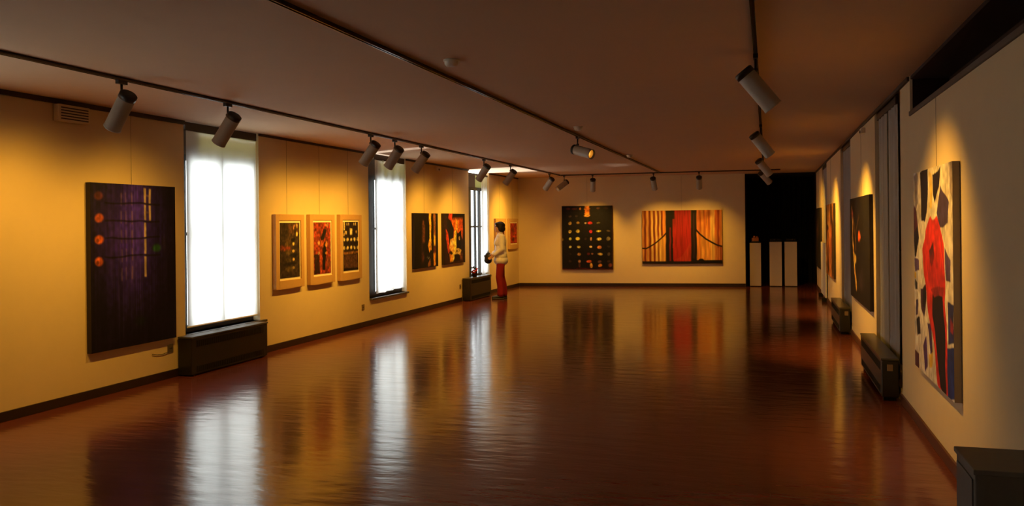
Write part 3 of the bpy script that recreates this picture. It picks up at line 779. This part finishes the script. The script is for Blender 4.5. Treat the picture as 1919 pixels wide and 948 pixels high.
hang('painting', 'black painting farthest along the right wall, next to the dark bay', 'painting', RIGHTW(22.25), w, .58, 1.97, .04, A, GP)

# ------------------------------------------------------------------ pedestals in the dark bay, with their exhibits
def pedestal(x0, x1, y, h, label):
    r = thing('display_pedestal', ((x0 + x1) / 2, y + .14, 0), label, 'pedestal', 'white pedestals in the dark bay')
    o = r.location
    MB().box(x0, x1, y, y + .28, .02, h - .012).build('plinth', pedestal_m, r, o, bevel=.004)
    MB().box(x0 - .004, x1 + .004, y - .004, y + .284, h - .012, h).build('top_board', pedestal_m, r, o, bevel=.003)
    MB().box(x0 + .015, x1 - .015, y + .015, y + .265, 0, .02).build('base', grille_m, r, o)
    return r
pedestal(-.45, -.17, 22.78, 1.12, 'white display pedestal at the left of the dark bay, carrying a small orange sculpture')
pedestal(.04, .34, 22.86, 1.14, 'middle white display pedestal in the dark bay')
pedestal(.41, .71, 22.90, 1.14, 'right white display pedestal in the dark bay')
ochre_m = mat('ochre_clay', (176, 104, 64), .7, noise=.2, scale=30); darkclay_m = mat('dark_bronze', (34, 26, 26), .4, noise=.2, scale=30)
r = thing('small_sculpture', (-.31, 22.92, 1.12), 'small orange clay sculpture on a dark base, on the left white pedestal', 'sculpture'); o = r.location
MB().box(-.41, -.21, 22.83, 23.01, 1.12, 1.165).build('base', darkclay_m, r, o, bevel=.004)
MB().prism([(-.395, 22.86), (-.225, 22.86), (-.225, 22.98), (-.395, 22.98)], 1.165, 1.25).prism([(-.36, 22.87), (-.31, 22.87), (-.31, 22.97), (-.36, 22.97)], 1.25, 1.30).ell((-.265, 22.92, 1.258), (.035, .04, .035)).build('figure', ochre_m, r, o, bevel=.008)
def low_sculpture(cx, cy, z, label, seed):
    rg = random.Random(seed)
    r = thing('low_sculpture', (cx, cy, z), label, 'sculpture', 'dark low sculptures on the pedestals'); o = r.location
    MB().box(cx - .13, cx + .13, cy - .1, cy + .1, z, z + .015).build('base', darkclay_m, r, o)
    mb = MB()
    for k in range(5):
        x = cx - .1 + .05 * k
        mb.ell((x, cy + rg.uniform(-.03, .03), z + .052 + rg.uniform(-.004, .0)), (rg.uniform(.03, .05), .05, rg.uniform(.034, .044)))
    mb.build('figure', darkclay_m, r, o)
low_sculpture(.19, 23.0, 1.14, 'low dark bronze sculpture lying on the middle white pedestal', 1)
low_sculpture(.56, 23.04, 1.14, 'low dark bronze sculpture lying on the right white pedestal', 2)

# white board against the right wall, grey cabinet at the near right
r = thing('display_board', (XR - .03, 19.35, 0), 'upright white board standing against the right wall beyond the orange painting', 'board'); o = r.location
MB().box(XR - .045, XR - .02, 18.60, 20.1, .09, 1.21).build('panel', board_m, r, o, bevel=.003)
for y in (18.75, 19.95): MB().box(XR - .11, XR - .02, y - .02, y + .02, 0, .09).build('foot', grille_m, r, o)
r = thing('side_cabinet', (.98, 4.1, 0), 'low grey cabinet standing at the near end of the right wall', 'cabinet'); o = r.location
MB().box(.81, 1.145, 3.92, 4.28, .06, .63).build('body', gray_m, r, o, bevel=.004)
MB().box(.80, 1.148, 3.90, 4.29, .63, .653).build('top', gray_m, r, o, bevel=.004)
MB().box(.825, 1.13, 3.94, 4.27, 0, .06).build('plinth', grille_m, r, o)
MB().box(.803, .81, 3.95, 4.25, .10, .60).build('door', gray_m, r, o, bevel=.003)

# ------------------------------------------------------------------ small fittings
def smoke(x, y, label):
    r = thing('smoke_detector', (x, y, H), label, 'smoke detector', 'smoke detectors on the ceiling'); o = r.location
    MB().lathe([(0, 0), (.06, 0), (.06, -.014), (.0, -.014)], c=(x, y, H)).build('base', plastic_m, r, o)
    MB().lathe([(.05, -.014), (.052, -.03), (.04, -.048), (.02, -.052), (0, -.052)], c=(x, y, H)).build('cover', plastic_m, r, o)
smoke(-2.23, 5.93, 'nearest round smoke detector on the ceiling, right of the middle track')
smoke(-2.28, 10.57, 'second smoke detector on the ceiling, just above the middle track spotlight')
smoke(-2.37, 15.35, 'farthest small smoke detector on the ceiling, over the gridded black painting')
r = thing('wall_vent', (XL, 6.62, 2.70), 'flat grey vent box high on the left wall near the dark blue painting', 'vent'); o = r.location
MB().box(XL + .002, XL + .07, 6.43, 6.82, 2.69, 2.85).build('casing', wall_m, r, o, bevel=.01)
g = MB()
for k in range(5): g.box(XL + .068, XL + .076, 6.46, 6.79, 2.71 + k * .026, 2.72 + k * .026)
g.build('grille', rail_m, r, o)
def sensor(x, y, z, sx, label):
    r = thing('wall_sensor', (x, y, z), label, 'sensor', 'wall sensors'); o = r.location
    MB().box(min(x, x + sx * .05), max(x, x + sx * .05), y - .09, y + .09, z - .035, z + .035).build('body', plastic_m, r, o, bevel=.008)
    MB().ell((x + sx * .05, y, z - .01), (.012, .03, .02)).build('sensor_dome', lintel_m, r, o)
sensor(XL + .002, 16.12, 2.80, 1, 'small white sensor box high on the left wall, above the two dark canvases')
sensor(XR - .002, 11.45, 2.79, -1, 'small sensor box high on the right wall, above the black painting with a gold streak')
def outlet(y, z, label, cable=False):
    r = thing('wall_outlet', (XL, y, z), label, 'outlet', 'wall outlets on the left wall'); o = r.location
    MB().box(XL + .001, XL + .012, y - .045, y + .045, z - .045, z + .045).build('plate', pale_m if not cable else lintel_m, r, o, bevel=.003)
    MB().tube((XL + .010, y - .012, z), (XL + .0135, y - .012, z), .008, n=10).tube((XL + .010, y + .014, z), (XL + .0135, y + .014, z), .008, n=10).build('socket', grille_m, r, o)
    if cable:
        mb = MB(); pts = [(XL + .014, y - .03, z - .03), (XL + .012, y - .12, z - .045), (XL + .012, y - .22, z - .04), (XL + .012, y - .30, z - .02)]
        for a, b in zip(pts[:-1], pts[1:]): mb.tube(a, b, .004, n=8)
        mb.build('cable', lintel_m, r, o)
outlet(8.03, .33, 'wall outlet with a short cable below the large dark blue painting', True)
outlet(12.77, .33, 'wall outlet low on the left wall under the right birch frame')
outlet(17.42, .33, 'wall outlet low on the left wall beside the far convector cabinet')

# potted flowers and a red cloth on the far convector
r = thing('flower_pot', (XL + .10, 18.10, .50), 'small dark pot of red flowers on the far left convector cabinet', 'plant'); o = r.location
MB().lathe([(0, .0), (.05, 0), (.065, .09), (.07, .10), (.06, .10), (.055, .085), (0, .085)], c=o).build('pot', mat('pot_clay', (60, 34, 30), .6), r, o)
mb = MB()
for k in range(26):
    a = RNG.uniform(0, 6.28); d = RNG.uniform(.03, .11); zz = RNG.uniform(.10, .22)
    mb.ell((o.x + .8 * d * math.cos(a), o.y + d * math.sin(a), o.z + zz), (.022, .026, .010), nu=8, nv=5, rot=Matrix.Rotation(RNG.uniform(-.9, .9), 3, 'X'))
mb.build('leaves', mat('dark_leaf', (26, 34, 22), .5), r, o)
mb = MB()
for k in range(7):
    mb.ell((o.x + RNG.uniform(-.04, .08), o.y - .1 + RNG.uniform(-.05, .07), o.z + RNG.uniform(.10, .19)), (.022, .024, .02), nu=8, nv=6)
mb.build('blossom', mat('red_petal', (196, 44, 40), .5), r, o)

# ------------------------------------------------------------------ the visitor
def blob(name, mb, material, voxel, smooth, parent, origin, loc_rot):
    """fuses the collected solids into one continuous smooth surface"""
    me = mb.mesh(name + '_raw', material)
    ob = bpy.data.objects.new(name + '_raw', me); COL.objects.link(ob)
    rm = ob.modifiers.new('fuse', 'REMESH'); rm.mode = 'VOXEL'; rm.voxel_size = voxel; rm.use_smooth_shade = True
    sm = ob.modifiers.new('smooth', 'SMOOTH'); sm.iterations = smooth; sm.factor = .5
    dg = bpy.context.evaluated_depsgraph_get(); dg.update()
    out = bpy.data.meshes.new_from_object(ob.evaluated_get(dg))
    bpy.data.objects.remove(ob); bpy.data.meshes.remove(me)
    out.name = name
    out.materials.clear(); out.materials.append(material)
    out.polygons.foreach_set('use_smooth', [True] * len(out.polygons))
    res = bpy.data.objects.new(name, out); COL.objects.link(res)
    if parent is not None: res.parent = parent
    return res

def limb(mb, pts, squash=None):
    """tapered chain through (point, radius) joints"""
    for (p, r), (q, s) in zip(pts[:-1], pts[1:]):
        mb.tube(p, q, r, s, n=18)
    for p, r in pts: mb.ell(p, (r, r, r), nu=18, nv=12)
    return mb

skin_m = mat('skin', (206, 158, 128), .55); hair_m = mat('dark_hair', (26, 18, 18), .5, bump=.3, scale=60)
shirt_m = mat('white_shirt', (244, 240, 234), .85, noise=.04, scale=12); trousers_m = mat('red_trousers', (150, 26, 28), .85, noise=.1, scale=12)
shoe_m = mat('dark_shoe', (26, 20, 20), .5); lip_m = mat('lip', (150, 66, 60), .5); eye_m = mat('eye_dark', (24, 18, 16), .3); bag_m = mat('black_leather', (18, 16, 18), .45)

# local frame: faces +X, left side is +Y, feet on z=0
person = thing('person', (-5.74, 18.22, 0), 'person in white shirt and red trousers standing by the far left window', 'person')
FACE = math.atan2(-.36, -.93)
person.rotation_euler = (0, 0, FACE)
def V(*a): return Vector(a)
LS, RS = V(-.03, .165, 1.395), V(-.01, -.165, 1.395)
LEb, LW = V(-.03, .235, 1.12), V(.15, .175, .985)
REb, RW = V(-.005, -.235, 1.12), V(.17, -.125, .99)
body = MB()
# torso
body.ell((-.015, 0, 1.28), (.105, .165, .17)).ell((-.01, 0, 1.12), (.098, .14, .16)).ell((-.02, 0, .95), (.10, .15, .13)).ell((-.01, 0, 1.40), (.075, .16, .065))
body.ell((-.05, .06, .88), (.07, .075, .08)).ell((-.05, -.06, .88), (.07, .075, .08))
limb(body, [(V(-.015, 0, 1.40), .058), (V(.005, 0, 1.52), .050)])
# legs
for s, fx in ((1, .03), (-1, -.06)):
    limb(body, [(V(-.01, .09 * s, .90), .088), (V(fx * .6 + .01, .095 * s, .50), .056), (V(fx * .8 - .025, .095 * s, .36), .054), (V(fx - .03, .098 * s, .085), .036)])
    limb(body, [(V(fx - .05, .1 * s, .045), .034), (V(fx + .05, .105 * s, .04), .033), (V(fx + .13, .115 * s, .028), .026)])
# arms, hands with five fingers each
def arm(S, E_, Wr, s):
    limb(body, [(S, .052), (S.lerp(E_, .5), .045), (E_, .037), (E_.lerp(Wr, .4), .036), (Wr, .024)])
    d = (Wr - E_).normalized(); up = V(0, 0, 1); side = d.cross(up).normalized(); nn = side.cross(d).normalized()
    palm = Wr + d * .045
    rot = Matrix((d, side, nn)).transposed()
    # the palm hangs on edge: fingers curl down round the bag
    body.ell(palm, (.05, .016, .036), rot=rot)
    for k, (ln, off) in enumerate(((.070, .027), (.080, .010), (.074, -.008), (.058, -.026))):
        a = palm + d * .036 + nn * off
        b = a + d * (ln * .45) - nn * .004 + side * (-.006 * s)
        c = b + (d * .7 + side * (-.55 * s)).normalized() * ln * .34
        e_ = c + (d * .1 + side * (-.95 * s)).normalized() * ln * .28
        limb(body, [(a, .0088), (b, .0084), (c, .0078), (e_, .0068)])
    th0 = palm - d * .018 + nn * .026 + side * (-.008 * s)
    th1 = th0 + (d * .6 + nn * .7 + side * (-.4 * s)).normalized() * .036
    limb(body, [(th0, .012), (th1, .010), (th1 + (d * .85 + nn * .2 + side * (-.5 * s)).normalized() * .03, .0085)])
arm(LS, LEb, LW, 1); arm(RS, REb, RW, -1)
# head with face
hc = V(.02, 0, 1.60)
body.ell(hc + V(-.012, 0, .025), (.094, .074, .088)).ell(hc + V(.028, 0, -.035), (.062, .056, .078)).ell(hc + V(.056, 0, -.088), (.027, .028, .022))
limb(body, [(hc + V(.080, 0, .020), .009), (hc + V(.093, 0, -.010), .0115)])
body.ell(hc + V(.072, 0, .040), (.020, .052, .012)).ell(hc + V(.076, 0, -.048), (.012, .022, .011)).ell(hc + V(.062, .036, -.02), (.022, .02, .02)).ell(hc + V(.062, -.036, -.02), (.022, .02, .02))
for s in (1, -1): body.ell(hc + V(-.005, .077 * s, -.005), (.020, .009, .032))
blob('body', body, skin_m, .0062, 3, person, None, None)
for s in (1, -1):
    MB().ell(hc + V(.079, .030 * s, .016), (.008, .012, .008), nu=10, nv=8).build('eye', eye_m, person)
    MB().tube(hc + V(.083, .014 * s, .036), hc + V(.072, .05 * s, .038), .004, .003, n=8).build('eyebrow', hair_m, person)
MB().ell(hc + V(.085, 0, -.048), (.007, .021, .0065), nu=12, nv=8).build('mouth', lip_m, person)
hair = MB().ell(hc + V(-.030, 0, .042), (.112, .094, .090)).ell(hc + V(-.062, 0, -.03), (.085, .090, .085)).ell(hc + V(-.03, .068, -.02), (.052, .028, .08)).ell(hc + V(-.03, -.068, -.02), (.052, .028, .08)).ell(hc + V(.05, 0, .082), (.042, .062, .028))
blob('hair', hair, hair_m, .009, 4, person, None, None)
shirt = MB().ell((-.012, 0, 1.27), (.135, .188, .18)).ell((-.012, 0, 1.10), (.135, .178, .22)).ell((-.018, 0, .96), (.148, .195, .18)).ell((-.02, 0, .86), (.165, .212, .125)).ell((-.012, 0, 1.40), (.092, .175, .07))
shirt.ell((.05, .065, 1.25), (.082, .075, .085)).ell((.05, -.065, 1.25), (.082, .075, .085))
limb(shirt, [(V(-.015, 0, 1.42), .066), (V(-.006, 0, 1.462), .060)])
for S, E_, Wr in ((LS, LEb, LW), (RS, REb, RW)):
    limb(shirt, [(S, .068), (S.lerp(E_, .5), .062), (E_, .054), (E_.lerp(Wr, .8), .044), (E_.lerp(Wr, .9), .04)])
blob('shirt', shirt, shirt_m, .010, 3, person, None, None)
tr = MB().ell((-.02, 0, .87), (.118, .165, .10)).ell((-.05, .065, .85), (.08, .085, .09)).ell((-.05, -.065, .85), (.08, .085, .09))
for s, fx in ((1, .03), (-1, -.06)):
    limb(tr, [(V(-.01, .085 * s, .80), .096), (V(fx * .6 + .01, .095 * s, .50), .082), (V(fx * .8 - .025, .097 * s, .30), .080), (V(fx - .03, .1 * s, .12), .078)])
blob('trousers', tr, trousers_m, .010, 3, person, None, None)
for s, fx in ((1, .03), (-1, -.06)):
    sh = MB()
    limb(sh, [(V(fx - .055, .1 * s, .052), .046), (V(fx + .05, .105 * s, .046), .045), (V(fx + .14, .115 * s, .036), .034)])
    sh.box(fx - .10, fx + .17, .1 * s - .04, .1 * s + .055 * 1, .0, .02)
    blob('shoe', sh, shoe_m, .007, 3, person, None, None)

# black bag held at the waist
Rz = Matrix.Rotation(FACE, 4, 'Z'); pb = Vector((-5.74, 18.22, 0))
bp_ = pb + Rz @ V(.27, .02, .82)
bag = thing('hand_bag', bp_, 'black hand bag held at the waist by the standing person', 'bag')
bag.rotation_euler = (0, 0, FACE)
blob('bag_body', MB().ell((0, 0, .10), (.085, .12, .12)).ell((0, 0, .05), (.09, .13, .08)).ell((0, .0, .18), (.055, .10, .05)), bag_m, .01, 3, bag, None, None)
mb = MB(); pts = [V(0, .075 * math.cos(a), .20 + .06 * math.sin(a)) for a in np.linspace(0, math.pi, 13)]
for a, b in zip(pts[:-1], pts[1:]): mb.tube(a, b, .009, n=8)
mb.build('bag_handle', bag_m, bag)
MB().box(.07, .092, -.02, .02, .13, .16).build('clasp', steel_m, bag, bevel=.002)
